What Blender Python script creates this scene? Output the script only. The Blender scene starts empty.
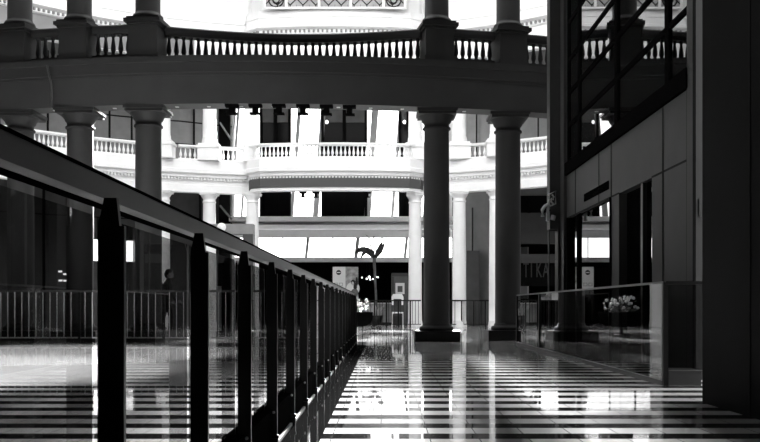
import bpy, bmesh, math, random
from mathutils import Vector, Matrix
random.seed(7)
C = bpy.context.scene.collection
F, VX, HY, EYE = 900.0, 384.0, 307.0, 0.8

# ------------------------------------------------------------------ camera, sky, sun, exposure
cam = bpy.data.cameras.new('camera'); cam_o = bpy.data.objects.new('camera', cam); C.objects.link(cam_o)
cam_o.location = (0, 0, EYE); cam_o.rotation_euler = (math.pi/2, 0, 0)
cam.sensor_width = 36.0; cam.lens = F/760*36
cam.shift_x = -(VX-380)/760; cam.shift_y = (HY-221)/760
cam.clip_end = 300
bpy.context.scene.camera = cam_o
w = bpy.data.worlds.new('sky'); bpy.context.scene.world = w; w.use_nodes = True
bg = w.node_tree.nodes['Background']; bg.inputs[0].default_value = (1, 1, 1, 1); bg.inputs[1].default_value = 5.5
sd = bpy.data.lights.new('sun', 'SUN'); sd.energy = 75.0; sd.angle = math.radians(2.4)
so = bpy.data.objects.new('sun', sd); C.objects.link(so)
SUN_EL = math.radians(17.0); SUN_AZ = 0.03
dv = Vector((-SUN_AZ, -1, -math.tan(SUN_EL)))
so.rotation_euler = dv.to_track_quat('-Z', 'Y').to_euler(); so.location = (0, 60, 30)
for k,(lx,ly) in enumerate(((-6.3,11.3),(-6.3,15.4))):  # unseen spots added to brighten the pale floor on the left
    ld_=bpy.data.lights.new('added_floor_spot','SPOT'); ld_.energy=32000; ld_.spot_size=math.radians(40); ld_.spot_blend=.5; ld_.shadow_soft_size=.12
    lo_=bpy.data.objects.new('added_floor_spot',ld_); C.objects.link(lo_); lo_.location=(lx,ly,11.5)
vs = bpy.context.scene.view_settings
vs.view_transform = 'Standard'; vs.look = 'None'; vs.gamma = 1.0; vs.use_curve_mapping = False
vs.exposure = 0.0
try:
    bpy.context.scene.cycles.max_bounces = 10
    bpy.context.scene.cycles.transparent_max_bounces = 40
    bpy.context.scene.cycles.use_denoising = True
except Exception: pass

# ------------------------------------------------------------------ helpers
def P(x, y, Y): return Vector(((x-VX)/F*Y, Y, EYE+(HY-y)/F*Y))
def PX(x, Y): return (x-VX)/F*Y
def PZ(y, Y): return EYE+(HY-y)/F*Y

class MB:
    def __init__(s): s.v = []; s.f = []; s.smooth = []
    def add(s, vs_, fs, smooth=False):
        b = len(s.v); s.v += [tuple(v) for v in vs_]
        for f in fs: s.f.append(tuple(b+i for i in f)); s.smooth.append(smooth)
        return s
    def box(s, x0, x1, y0, y1, z0, z1):
        v = [(x0,y0,z0),(x1,y0,z0),(x1,y1,z0),(x0,y1,z0),(x0,y0,z1),(x1,y0,z1),(x1,y1,z1),(x0,y1,z1)]
        return s.add(v, [(0,3,2,1),(4,5,6,7),(0,1,5,4),(1,2,6,5),(2,3,7,6),(3,0,4,7)])
    def hexa(s, bot, top):
        v = list(bot)+list(top)
        return s.add(v, [(0,3,2,1),(4,5,6,7),(0,1,5,4),(1,2,6,5),(2,3,7,6),(3,0,4,7)])
    def prism(s, poly, axis, a, b):   # poly: 2D points; axis 'x','y','z' extrusion
        def mk(p, t):
            return (t,p[0],p[1]) if axis=='x' else (p[0],t,p[1]) if axis=='y' else (p[0],p[1],t)
        n = len(poly); v = [mk(p,a) for p in poly]+[mk(p,b) for p in poly]
        return s.add(v, [tuple(range(n-1,-1,-1)), tuple(range(n,2*n))]+[(i,(i+1)%n,n+(i+1)%n,n+i) for i in range(n)])
    def lathe(s, prof, cx=0, cy=0, z0=0, n=24, smooth=True, hard=False):
        v = []; f = []
        for r, z in prof:
            for k in range(n):
                a = 2*math.pi*k/n; v.append((cx+r*math.cos(a), cy+r*math.sin(a), z0+z))
        m = len(prof)
        for i in range(m-1):
            for k in range(n):
                k2 = (k+1) % n
                f.append((i*n+k, i*n+k2, (i+1)*n+k2, (i+1)*n+k))
        s.add(v, f, smooth)
        s.add(v[:n], [tuple(range(n-1,-1,-1))]); s.add(v[-n:], [tuple(range(n))])
        return s
    def tube(s, pts, r, n=8):
        pts = [Vector(p) for p in pts]; rr = r if isinstance(r, (list,tuple)) else [r]*len(pts)
        v = []; f = []
        up = Vector((0,0,1))
        for i, p in enumerate(pts):
            t = (pts[min(i+1,len(pts)-1)]-pts[max(i-1,0)]).normalized()
            a = t.cross(up)
            if a.length < 1e-4: a = t.cross(Vector((0,1,0)))
            a.normalize(); b = t.cross(a).normalized()
            for k in range(n):
                g = 2*math.pi*k/n; v.append(p+(a*math.cos(g)+b*math.sin(g))*rr[i])
        for i in range(len(pts)-1):
            for k in range(n):
                k2=(k+1)%n; f.append((i*n+k,(i+1)*n+k,(i+1)*n+k2,i*n+k2))
        s.add(v, f, True)
        s.add(v[:n], [tuple(range(n))]); s.add(v[-n:], [tuple(range(n-1,-1,-1))])
        return s
    def ball(s, c, rx, ry=None, rz=None, n=12, m=8):
        ry = ry or rx; rz = rz or rx
        v=[]; f=[]
        for i in range(m+1):
            t = math.pi*i/m
            for k in range(n):
                a=2*math.pi*k/n; v.append((c[0]+rx*math.sin(t)*math.cos(a), c[1]+ry*math.sin(t)*math.sin(a), c[2]-rz*math.cos(t)))
        for i in range(m):
            for k in range(n):
                k2=(k+1)%n; f.append((i*n+k,i*n+k2,(i+1)*n+k2,(i+1)*n+k))
        return s.add(v,f,True)
    def sweep(s, path, prof, smooth=False):   # path [(x,y)], prof closed [(d,z)], d towards the viewer side
        n=len(prof); v=[]; f=[]
        for i,(x,y) in enumerate(path):
            a=path[max(i-1,0)]; b=path[min(i+1,len(path)-1)]
            tx,ty=b[0]-a[0],b[1]-a[1]; L=math.hypot(tx,ty) or 1; nx,ny=ty/L,-tx/L
            for d,z in prof: v.append((x+nx*d,y+ny*d,z))
        for i in range(len(path)-1):
            for k in range(n):
                k2=(k+1)%n; f.append((i*n+k,i*n+k2,(i+1)*n+k2,(i+1)*n+k))
        s.add(v,f,smooth)
        s.add(v[:n],[tuple(range(n-1,-1,-1))]); s.add(v[-n:],[tuple(range(n))])
        return s
    def mesh(s, name, mat):
        me=bpy.data.meshes.new(name); me.from_pydata(s.v,[],s.f); me.update()
        me.polygons.foreach_set('use_smooth', s.smooth)
        bm=bmesh.new(); bm.from_mesh(me); bmesh.ops.recalc_face_normals(bm, faces=bm.faces); bm.to_mesh(me); bm.free()
        if mat: me.materials.append(mat)
        return me
    def build(s, name, mat, parent=None):
        o=bpy.data.objects.new(name, s.mesh(name,mat)); C.objects.link(o)
        if parent: o.parent=parent
        return o

def tag(o, label=None, cat=None, group=None, kind=None):
    if label: o['label']=label
    if cat: o['category']=cat
    if group: o['group']=group
    if kind: o['kind']=kind
    return o
def thing(name, label, cat, loc=(0,0,0), rz=0, group=None, kind=None):
    o=bpy.data.objects.new(name,None); C.objects.link(o); o.location=loc; o.rotation_euler=(0,0,rz); o.empty_display_size=.2
    return tag(o,label,cat,group,kind)
def struct(name, mb, mat, parent=None):
    o=mb.build(name,mat,parent)
    if not parent: o['kind']='structure'
    return o
def inst(src, parent, loc=(0,0,0), rz=0):
    o=src.copy(); C.objects.link(o); o.parent=parent; o.location=loc; o.rotation_euler=(0,0,rz); return o
def put(name, me, parent, loc=(0,0,0), rz=0):
    o=bpy.data.objects.new(name,me); C.objects.link(o); o.parent=parent; o.location=loc; o.rotation_euler=(0,0,rz); return o

# ------------------------------------------------------------------ materials
def pm(name, v, rough=.6, spec=.3, noise=.0, nscale=3, metal=0, ior=None):
    m=bpy.data.materials.new(name); m.use_nodes=True; nt=m.node_tree; b=nt.nodes['Principled BSDF']
    c=v if isinstance(v,tuple) else (v,v,v)
    b.inputs['Base Color'].default_value=(*c,1); b.inputs['Roughness'].default_value=rough
    b.inputs['Specular IOR Level'].default_value=spec; b.inputs['Metallic'].default_value=metal
    if ior: b.inputs['IOR'].default_value=ior
    if noise:
        tc=nt.nodes.new('ShaderNodeTexCoord'); nz=nt.nodes.new('ShaderNodeTexNoise'); nz.inputs['Scale'].default_value=nscale; nz.inputs['Detail'].default_value=5
        r=nt.nodes.new('ShaderNodeMapRange'); r.inputs['From Min'].default_value=.3; r.inputs['From Max'].default_value=.7
        r.inputs['To Min'].default_value=c[0]*(1-noise); r.inputs['To Max'].default_value=c[0]*(1+noise)
        nt.links.new(tc.outputs['Object'],nz.inputs['Vector']); nt.links.new(nz.outputs['Fac'],r.inputs['Value']); nt.links.new(r.outputs[0],b.inputs['Base Color'])
    return m
def emi(name, v):
    m=bpy.data.materials.new(name); m.use_nodes=True; nt=m.node_tree; nt.nodes.clear()
    e=nt.nodes.new('ShaderNodeEmission'); e.inputs[0].default_value=(1,1,1,1); e.inputs[1].default_value=v
    o=nt.nodes.new('ShaderNodeOutputMaterial'); nt.links.new(e.outputs[0],o.inputs[0]); return m
def glass(name, tint, ior=1.45, rough=0.0):
    m=bpy.data.materials.new(name); m.use_nodes=True; nt=m.node_tree; nt.nodes.clear()
    t=nt.nodes.new('ShaderNodeBsdfTransparent'); t.inputs[0].default_value=(tint,tint,tint,1)
    g=nt.nodes.new('ShaderNodeBsdfGlossy'); g.inputs['Roughness'].default_value=rough; g.inputs[0].default_value=(.9,.9,.9,1)
    f=nt.nodes.new('ShaderNodeFresnel'); f.inputs[0].default_value=ior
    x=nt.nodes.new('ShaderNodeMixShader'); o=nt.nodes.new('ShaderNodeOutputMaterial')
    ge=nt.nodes.new('ShaderNodeNewGeometry'); fr=nt.nodes.new('ShaderNodeMath'); fr.operation='SUBTRACT'; fr.inputs[0].default_value=1
    nt.links.new(ge.outputs['Backfacing'],fr.inputs[1]); mu=nt.nodes.new('ShaderNodeMath'); mu.operation='MULTIPLY'; mu.use_clamp=True
    nt.links.new(f.outputs[0],mu.inputs[0]); nt.links.new(fr.outputs[0],mu.inputs[1])
    nt.links.new(mu.outputs[0],x.inputs[0]); nt.links.new(t.outputs[0],x.inputs[1]); nt.links.new(g.outputs[0],x.inputs[2]); nt.links.new(x.outputs[0],o.inputs[0])
    return m
def floor_mat(name='striped_polished_stone'):
    m=bpy.data.materials.new(name); m.use_nodes=True; nt=m.node_tree; N=nt.nodes; L=nt.links; b=N['Principled BSDF']
    tc=N.new('ShaderNodeTexCoord'); sp=N.new('ShaderNodeSeparateXYZ'); L.new(tc.outputs['Object'],sp.inputs[0])
    def M(op,a,bv=None,c=None):
        n=N.new('ShaderNodeMath'); n.operation=op
        for i,q in enumerate((a,bv,c)):
            if q is None: continue
            if isinstance(q,(int,float)): n.inputs[i].default_value=q
            else: L.new(q,n.inputs[i])
        return n.outputs[0]
    X=sp.outputs[0]; Y=sp.outputs[1]
    ph=M('FRACT', M('DIVIDE', M('ADD', Y, -5.82+0.49*40+0.13), .49))        # 0 at the near edge of a white course
    stripe=M('LESS_THAN', ph, .53)
    beyond=M('GREATER_THAN', Y, 21.6)
    border=M('MULTIPLY', M('GREATER_THAN', X, -.66), M('LESS_THAN', X, -.385))
    border=M('MULTIPLY', border, M('LESS_THAN', Y, 20.6))
    pale=M('MULTIPLY', M('LESS_THAN', X, -1.75), M('MULTIPLY', M('GREATER_THAN', Y, 9.2), M('LESS_THAN', Y, 22.6)))
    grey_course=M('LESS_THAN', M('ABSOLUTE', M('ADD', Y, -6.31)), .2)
    nz=N.new('ShaderNodeTexNoise'); nz.inputs['Scale'].default_value=2.2; nz.inputs['Detail'].default_value=6; L.new(tc.outputs['Object'],nz.inputs['Vector'])
    var=M('ADD', M('MULTIPLY', nz.outputs['Fac'], .3), .85)
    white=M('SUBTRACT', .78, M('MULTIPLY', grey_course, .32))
    val=M('ADD', M('MULTIPLY', stripe, M('SUBTRACT', white, .012)), .012)
    val=M('MULTIPLY', val, M('SUBTRACT', 1.0, border)); val=M('ADD', val, M('MULTIPLY', border, .008))
    def mix(v, mask, to): return M('ADD', M('MULTIPLY', v, M('SUBTRACT',1.0,mask)), M('MULTIPLY', mask, to))
    val=mix(val, pale, .78); val=mix(val, beyond, .45)
    jx=M('LESS_THAN', M('FRACT', M('DIVIDE', M('ADD', X, 30-.58+.004), .3)), .02)
    jy=M('LESS_THAN', M('FRACT', M('DIVIDE', M('ADD', Y, .006), .6)), .018)
    val=mix(val, M('MULTIPLY', jx, .85), .10)
    val=mix(val, M('MULTIPLY', M('MULTIPLY', jy, M('MAXIMUM',pale,beyond)), .8), .10)
    val=M('MULTIPLY', val, var)
    L.new(val,b.inputs['Base Color'])
    b.inputs['Roughness'].default_value=.035; b.inputs['Specular IOR Level'].default_value=.35
    nb=N.new('ShaderNodeTexNoise'); nb.inputs['Scale'].default_value=1.3; nb.inputs['Detail'].default_value=2; L.new(tc.outputs['Object'],nb.inputs['Vector'])
    bp=N.new('ShaderNodeBump'); bp.inputs['Strength'].default_value=.012; bp.inputs['Distance'].default_value=.05; L.new(nb.outputs['Fac'],bp.inputs['Height']); L.new(bp.outputs[0],b.inputs['Normal'])
    return m
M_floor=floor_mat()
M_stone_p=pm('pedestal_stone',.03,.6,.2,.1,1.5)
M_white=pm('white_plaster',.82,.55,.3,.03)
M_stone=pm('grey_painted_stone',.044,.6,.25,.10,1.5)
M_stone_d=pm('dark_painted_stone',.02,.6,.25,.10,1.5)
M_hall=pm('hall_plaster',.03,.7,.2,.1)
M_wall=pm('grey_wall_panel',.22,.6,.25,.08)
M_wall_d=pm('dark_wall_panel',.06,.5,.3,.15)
M_black=pm('black_metal',.006,.35,.3)
M_blackm=pm('black_matt',.004,.9,.0)
M_rail=pm('grey_lacquered_rail',.075,.35,.4)
M_clad=pm('store_cladding',.05,.5,.08,.06)
M_clad_d=pm('dark_cladding',.006,.6,.02,.3,1.2)
M_clad_c=pm('counter_front',.35,.6,.2,.3,2)
M_clad_c2=pm('recess_shade_tone',.09,.7,.1)
M_pale=pm('pale_metal',.5,.35,.5)
M_joint=pm('black_joint',.01,.8,.1)
M_pane=glass('clear_pane',.97)
M_rglass=glass('tinted_railing_glass',.55,1.5)
M_sglass=glass('clear_railing_glass',.6,1.8)
M_dpane=pm('dark_mirror_pane',.004,.01,.5,ior=2.1)
M_bpane=pm('black_window_pane',.003,.12,.04)
M_leaf=pm('dark_leaf',.02,.5,.4)
M_trunk=pm('palm_trunk',.12,.8,.2,.3,8)
M_petal=pm('white_petals',.5,.6,.3)
M_cloth=pm('dark_cloth',.012,.8,.2)
M_skin=pm('skin',.22,.6,.3)
M_lamp=emi('small_lamp_glow',3.0)

# ------------------------------------------------------------------ paths
def near_y(x): return 20.55+(x+3.2)**2/48.0
def circ(x, cx, cy, r): return cy+math.sqrt(max(r*r-(x-cx)**2, .01))
def ring_y(x): return circ(x,-2.5,22,15)
def seg(xs, fn): return [(x, fn(x)) for x in xs]
def lin(a,b,n): return [a+(b-a)*i/(n-1) for i in range(n)]
near_path=seg(lin(-11.4,4.3,45), near_y)
far_mid=[(-5.45,36.65),(-5.32,36.1),(-4.9,35.75),(-3.5,35.58),(-1.95,35.52),(-.4,35.58),(1.0,35.75),(1.42,36.1),(1.55,36.5)]
far_path=seg(lin(-15.5,-5.55,30),ring_y)+far_mid+seg(lin(1.65,10.5,26),ring_y)

# ------------------------------------------------------------------ structure
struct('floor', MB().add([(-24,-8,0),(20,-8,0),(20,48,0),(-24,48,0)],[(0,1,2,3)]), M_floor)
struct('ceiling', MB().box(-13.2,4.6,-8.2,20.2,11.6,11.8), M_hall)
struct('wall_back', MB().box(-13.2,4.6,-8.3,-8.1,0,11.6), M_hall)
struct('wall_left', MB().box(-13.2,-13.0,-8.2,20.2,0,11.6), M_hall)
# left atrium wall
WL=[(-13.0,20.2),(-21.0,21.0)]
def wl_y(x): return circ(x,-2.5,22,19)
wx=[-21.0,-19.5,-18,-16.5,-15.0]+[PX(px,39.0) for px in (60,92,105,126,154)]+[-9.05,-6.95]
wl=MB()
pts=[(x,wl_y(x)) for x in wx]; pts[-1]=(-6.95,41.1)
openings={(92,105),(126,154)}
kx={92:6,105:7,126:8,154:9}
wl.box(-21.2,-13.1,20.2,20.4,0,17)
wl.box(-21.2,-21.0,20.2,pts[0][1]+.1,0,17)
win_l=[]; wlow=MB(); slab_to=wl
for i in range(len(pts)-1):
    (x0,y0),(x1,y1)=pts[i],pts[i+1]
    def slab(z0,z1):
        dx,dy=x1-x0,y1-y0; L=math.hypot(dx,dy); nx,ny=-dy/L*.2,dx/L*.2
        slab_to.hexa([(x0,y0,z0),(x1,y1,z0),(x1+nx,y1+ny,z0),(x0+nx,y0+ny,z0)],[(x0,y0,z1),(x1,y1,z1),(x1+nx,y1+ny,z1),(x0+nx,y0+ny,z1)])
    if i in (6,8):
        slab(6.0,17); slab_to=wlow; slab(0,PZ(261.5,39)); slab(PZ(240.5,39),6.0); slab_to=wl; win_l.append((x0,y0,x1,y1))
    else:
        slab(6.0,17); slab_to=wlow; slab(0,6.0); slab_to=wl
wal=struct('wall_left_atrium', wl, M_wall)
q_=MB(); ya,yb_=wl_y(PX(219,40.4))-.12,40.75; q_.hexa([(PX(219.5,40.4),ya,0),(PX(230,40.7),yb_,0),(PX(230,40.7),yb_+.1,0),(PX(219.5,40.4),ya+.1,0)],[(PX(219.5,40.4),ya,11),(PX(230,40.7),yb_,11),(PX(230,40.7),yb_+.1,11),(PX(219.5,40.4),ya+.1,11)])
q_.build('dark_stairwell_pane',M_bpane,wal)
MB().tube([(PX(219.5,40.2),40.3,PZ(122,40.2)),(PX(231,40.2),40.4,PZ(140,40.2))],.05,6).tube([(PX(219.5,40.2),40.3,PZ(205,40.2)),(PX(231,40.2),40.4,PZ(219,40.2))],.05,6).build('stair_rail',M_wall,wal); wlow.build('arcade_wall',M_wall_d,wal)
# joints and mullions of the left shop walls (upper and lower storey)
mj=MB()
for px in (20,38,55,76,114,133,190):
    x=PX(px,38.0 if px<100 else 39.2); y=wl_y(x)
    mj.box(x-.035,x+.035,y-.05,y+.02,6.4,11.4)
for px in (8,30,52,70,84,190):
    x=PX(px,38.0); y=wl_y(x); mj.box(x-.05,x+.05,y-.05,y+.02,0,5.8)
mj.build('mullion',M_joint,wal)
hj=MB()
for z in (9.0,8.0,4.6):
    for a in range(len(pts)-1):
        hj.sweep([(pts[a][0],pts[a][1]),(pts[a+1][0],pts[a+1][1])],[(.0,z),(.0,z+.05),(.04,z+.05),(.04,z)])
hj.build('transom',M_joint,wal)
for k,(x0,y0,x1,y1) in enumerate(win_l):
    wz0,wz1=PZ(261.5,39),PZ(240.5,39)
    wo=struct('window_%d'%(k+1), MB().sweep([(x0,y0+.1),(x1,y1+.1)],[(0,wz0),(0,wz1),(.015,wz1),(.015,wz0)]), M_pane)
    if k==1:
        xm=x0+(x1-x0)*.66; ym=y0+(y1-y0)*.66
        MB().box(xm-.08,xm+.08,ym-.02,ym+.18,wz0,wz1).build('mullion',M_joint,wo)
        xm=x0+(x1-x0)*.26; ym=y0+(y1-y0)*.26
        MB().box(xm-.02,xm+.02,ym+.0,ym+.18,wz0,wz1).build('mullion',M_rail,wo)
# right atrium wall
wr=MB(); WX_=3.45
rp=[(3.1,41.1)]+[(x,circ(x,-2.5,22,19)) for x in (4.6,6.2,7.6,9.0,10.5,12.0,13.5,15,16)]+[(16.2,17.7)]
for i in range(len(rp)-1):
    (x0,y0),(x1,y1)=rp[i],rp[i+1]; dx,dy=x1-x0,y1-y0; L=math.hypot(dx,dy); nx,ny=-dy/L*.2,dx/L*.2
    lo=0
    if i in (2,3,4): lo=PZ(244,38)
    wr.hexa([(x0,y0,lo),(x1,y1,lo),(x1+nx,y1+ny,lo),(x0+nx,y0+ny,lo)],[(x0,y0,17),(x1,y1,17),(x1+nx,y1+ny,17),(x0+nx,y0+ny,17)])
wr.box(WX_,16.4,17.62,17.8,0,17)
war=struct('wall_right_atrium', wr, M_wall)
j=MB()
for px,z0,z1 in ((478,6.4,11),(474,0,5.2),(528,4.0,5.0),(536,6.4,11)):
    x=PX(px,39.2); y=circ(x,-2.5,22,19); j.box(x-.03,x+.03,y-.04,y+.02,z0,z1)
j.build('joint',M_joint,war)
# darker pilaster and lintels of the right lower storey
x=PX(469,39.6); MB().box(PX(466,39.4),PX(479,39.4),39.2,39.9,0,PZ(251,39.4)).build('pilaster',M_wall_d,war)
# dark shop with sign on the right
sx0,sx1=PX(500,37.6),PX(575,37.6)
sh=MB(); sh.box(sx0,sx1+2,43.0,43.2,0,4); sh.box(sx0-.2,sx0,37.5,43.2,0,4); sh.box(sx1+2,sx1+2.2,37.5,43.2,0,4); sh.box(sx0-.2,sx1+2.2,37.6,43.2,3.4,3.6)
struct('wall_right_shop', sh, M_blackm)
fas=MB().box(sx0,sx1+1.5,37.1,37.3,PZ(286,37),PZ(256,37)); sg=thing('shop_sign','black shop fascia sign with thin grey TIKA letters on the far right','sign',((sx0+sx1)/2,37.0,PZ(286,37)))
fo=fas.build('sign_board',M_blackm); fo.parent=sg; fo.location=(-(sx0+sx1)/2,-37.0,-PZ(286,37))
def text(name, body, size, mat, parent, loc, rot=(math.pi/2,0,0), ext=.012, sx=1.0):
    cu=bpy.data.curves.new(name,'FONT'); cu.body=body; cu.size=size; cu.extrude=ext; cu.resolution_u=3
    o=bpy.data.objects.new(name,cu); C.objects.link(o); bpy.context.view_layer.update()
    dg=bpy.context.evaluated_depsgraph_get(); me=bpy.data.meshes.new_from_object(o.evaluated_get(dg)); bpy.data.objects.remove(o)
    me.materials.clear(); me.materials.append(mat)
    o=bpy.data.objects.new(name,me); C.objects.link(o); o.parent=parent; o.location=loc; o.rotation_euler=rot; o.scale=(sx,1,1)
    return o
for ch,px in (('T',523.5),('I',530.6),('K',536.2),('A',543.2)):
    text('letter', ch, .86, M_stone_p, sg, (PX(px,37)-(sx0+sx1)/2, .08, PZ(277,37)-PZ(286,37)), sx=.45)
lb=MB().box(sx0,sx1+1,37.2,37.5,PZ(213,37.3),PZ(196,37.3)).box(PX(529,37.2)-.06,PX(529,37.2)+.06,37.1,37.5,PZ(213,37.2),PZ(196,37.2))
tag(lb.build('dark_lintel',M_blackm),'black recessed band above the grey panel over the TIKA shop sign','panel')
gp=MB().box(sx0,sx1+1,37.2,37.4,PZ(244,37.3),PZ(213,37.3)); tag(gp.build('grey_fascia_panel',M_clad),'plain grey panel over the black TIKA shop sign','panel')
gp=MB().prism([(37.0,PZ(263,37)),(37.3,PZ(254,37)),(37.0,PZ(254,37))],'x',sx0,sx1+.5); tag(gp.build('sloped_awning',M_clad),'thin grey awning edge right above the TIKA letters','awning')

struct('ceiling_unseen', MB().box(-21.3,16.5,28.5,41.8,17,17.2).box(-21.3,-14,17.6,28.5,17,17.2).box(9,16.5,17.6,28.5,17,17.2), M_white)  # unseen roof added to keep sky light off the near floor
# far wall -------------------------------------------------------
FY=41.2
def fx(px): return PX(px,FY)
def fz(py): return PZ(py,FY)
xa,xb=fx(231),fx(452)
wf=MB(); zb_=fz(217.5)
wf.box(xa,xb,FY-.1,FY+.3,fz(262),fz(257.5))
wf.box(xa,xb,FY-.05,FY+.3,fz(237.5),fz(217.5))
wf.box(xa,xb,FY,FY+.3,11.4,17)
wf.box(xa,xa+.15,FY-.05,FY+.3,0,17); wf.box(fx(438),xb,FY-.05,FY+.3,zb_,17); wf.box(xa,xb,FY-.04,FY+.25,9.93,10.05)
wfo=struct('wall_far', wf, pm('pale_wall_panel',.5,.6,.25,.05))
led=MB()
for a,b,d in ((222.5,217.5,.5),(230,226.3,.7)): led.box(xa,xb,FY-.05-d,FY-.05,fz(a),fz(b))
led.build('white_ledge',M_white,wfo)
# dark shop under the far wall
s=MB(); s.box(xa,xb,47,47.2,0,3); s.box(xa-.2,xa,FY,47.2,0,3); s.box(xb,xb+.2,FY,47.2,0,3); s.box(xa-.2,xb+.2,FY+.31,47.2,2.86,3.0)
struct('wall_far_shop', s, M_blackm)
# band of bright panes above the shop
wo=struct('window_3', MB().box(xa,xb,FY+.1,FY+.115,fz(257.5),fz(237.5)), M_pane)
for px,wd,sl in ((257,.06,0),(282.5,.03,0),(308,.12,-.10),(332.5,.03,0),(358,.16,-.10),(382,.03,0),(407,.12,-.1)):
    x=fx(px); z0,z1=fz(257.5),fz(237.5)
    MB().hexa([(x-wd/2+sl,FY+.03,z0),(x+wd/2+sl,FY+.03,z0),(x+wd/2+sl,FY+.18,z0),(x-wd/2+sl,FY+.18,z0)],[(x-wd/2,FY+.03,z1),(x+wd/2,FY+.03,z1),(x+wd/2,FY+.18,z1),(x-wd/2,FY+.18,z1)]).build('mullion',M_wall,wo)
# tall curtain wall: clear panes between dark panes
zb,zt=fz(217.5),11.4
cuts=[231,261,289.5,322.5,366,400,408,438]
wno=4
for i in range(len(cuts)-1):
    a,b=fx(cuts[i]),fx(cuts[i+1]); dark=cuts[i] in (261,322.5,400); dtop=9.93 if cuts[i]==400 else zt
    o=struct('window_%d'%wno, MB().box(a,b,FY+.1,FY+.12,zb,dtop if dark else zt), M_bpane if dark else M_pane); wno+=1
    if dark and dtop<zt: struct('window_%d'%wno, MB().box(a,b,FY+.1,FY+.12,10.05,zt), M_pane); wno+=1
    if dark:
        m=MB()
        if b-a>1: m.box((a+b)/2-.08,(a+b)/2+.08,FY+.0,FY+.1,zb,dtop)
        for xx in (a,b): m.box(xx-.06,xx+.06,FY-.02,FY+.2,zb,dtop)
        m.build('window_frame',M_blackm,o)
        MB().box(a+.06,b-.06,FY+.06,FY+.1,fz(122),dtop).build('reflection_strip',M_wall_d,o)  # grey strip painting the reflection across the top of the dark pane
        MB().box(a+.06,b-.06,FY+.13,FY+.2,zb,dtop).build('backing',M_blackm,o)
        if cuts[i]!=261: MB().ball((a+.2,FY+.0,fz(122)),.07,.05,.09).build('lamp',M_lamp,o)
    else:
        m=MB()
        for px,wd in ((233,.06),(236,.10),(247,.08),(297,.15),(321.0,.24),(373,.30),(398,.13),(430,.13)):
            if cuts[i]<px<cuts[i+1]:
                x=fx(px); t=(zt-zb)*.075
                m.hexa([(x-wd/2-t*.55,FY+.02,zb),(x+wd/2-t*.55,FY+.02,zb),(x+wd/2-t*.55,FY+.2,zb),(x-wd/2-t*.55,FY+.2,zb)],
                       [(x-wd/2+t*.45,FY+.02,zt),(x+wd/2+t*.45,FY+.02,zt),(x+wd/2+t*.45,FY+.2,zt),(x-wd/2+t*.45,FY+.2,zt)])
        if m.v: m.build('mullion',M_wall,o)

# ------------------------------------------------------------------ far rotunda rings
L2=[(-.35,5.40),(.02,5.40),(.02,5.70),(-.05,5.72),(-.05,5.98),(.10,6.0),(.10,6.12),(.22,6.16),(.22,6.30),(.16,6.34),(.16,6.66),(.10,6.70),(-.35,6.70)]
ring=thing('far_balcony','white curved balcony band with dentil cornice across the bright far side of the atrium','balcony',(0,36,5.4))
def under(o,root):
    o.parent=root; o.matrix_parent_inverse=Matrix.Translation(-Vector(root.location)); return o
under(MB().sweep(far_path,L2).build('fascia',M_white),ring)
def along(path, step, start=0.0):
    out=[]; acc=-start
    for i in range(len(path)-1):
        (x0,y0),(x1,y1)=path[i],path[i+1]; L=math.hypot(x1-x0,y1-y0)
        t=-acc
        while t<L:
            if t>=0:
                f=t/L; out.append((x0+(x1-x0)*f,y0+(y1-y0)*f,math.atan2(y1-y0,x1-x0)))
            t+=step
        acc=L-(t-step)
        acc=acc if acc<step else 0
    return out
def dent(path,d,z0,z1,step=.13):
    m=MB()
    for x,y,a in along(path,step):
        c,s_=math.cos(a),math.sin(a); nx,ny=s_,-c
        q=lambda u,v,z:(x+c*u+nx*v,y+s_*u+ny*v,z)
        m.hexa([q(-.035,d,z0),q(.035,d,z0),q(.035,d-.12,z0),q(-.035,d-.12,z0)],[q(-.035,d,z1),q(.035,d,z1),q(.035,d-.12,z1),q(-.035,d-.12,z1)])
    return m
under(dent(far_path,.07,5.90,5.995).build('dentils',M_white),ring)
# dark band with the shade under the projecting middle put into its colour
under(MB().sweep(far_mid,[(.05,5.53),(.07,5.95),(-.3,5.95),(-.3,5.53)]).build('recess_shade_band',M_clad_c2),ring)
wk=MB().sweep([(x,y+.3) for x,y in far_path],[(0,6.02),(0,6.3),(-4.2,6.3),(-4.2,6.02)]); under(wk.build('walkway_slab',M_wall),ring)

L3=[(-.3,10.7),(0,10.7),(0,11.55),(.12,11.58),(.12,11.72),(.30,11.80),(.30,11.90),(.20,11.94),(.20,12.18),(.24,12.20),(.24,12.24),(.18,12.26),(.18,12.50),(-.3,12.50)]
up=thing('upper_balcony','white uppermost curved band with dentil cornice high above the dark balustrade','balcony',(0,36,11.1))
under(MB().sweep(far_path,L3).build('fascia',M_white),up)
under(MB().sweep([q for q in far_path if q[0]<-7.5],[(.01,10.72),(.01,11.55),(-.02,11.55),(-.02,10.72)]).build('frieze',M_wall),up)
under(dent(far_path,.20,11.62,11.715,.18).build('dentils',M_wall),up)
under(MB().sweep([(x,y+.3) for x,y in far_path],[(0,11.75),(0,11.95),(-4.2,11.95),(-4.2,11.75)]).build('walkway_slab',M_wall),up)
dw=MB().sweep([(x,y+.15) for x,y in far_path],[(0,12.50),(0,17),(-.15,17),(-.15,12.50)])
struct('wall_upper', dw, M_white)
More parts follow.
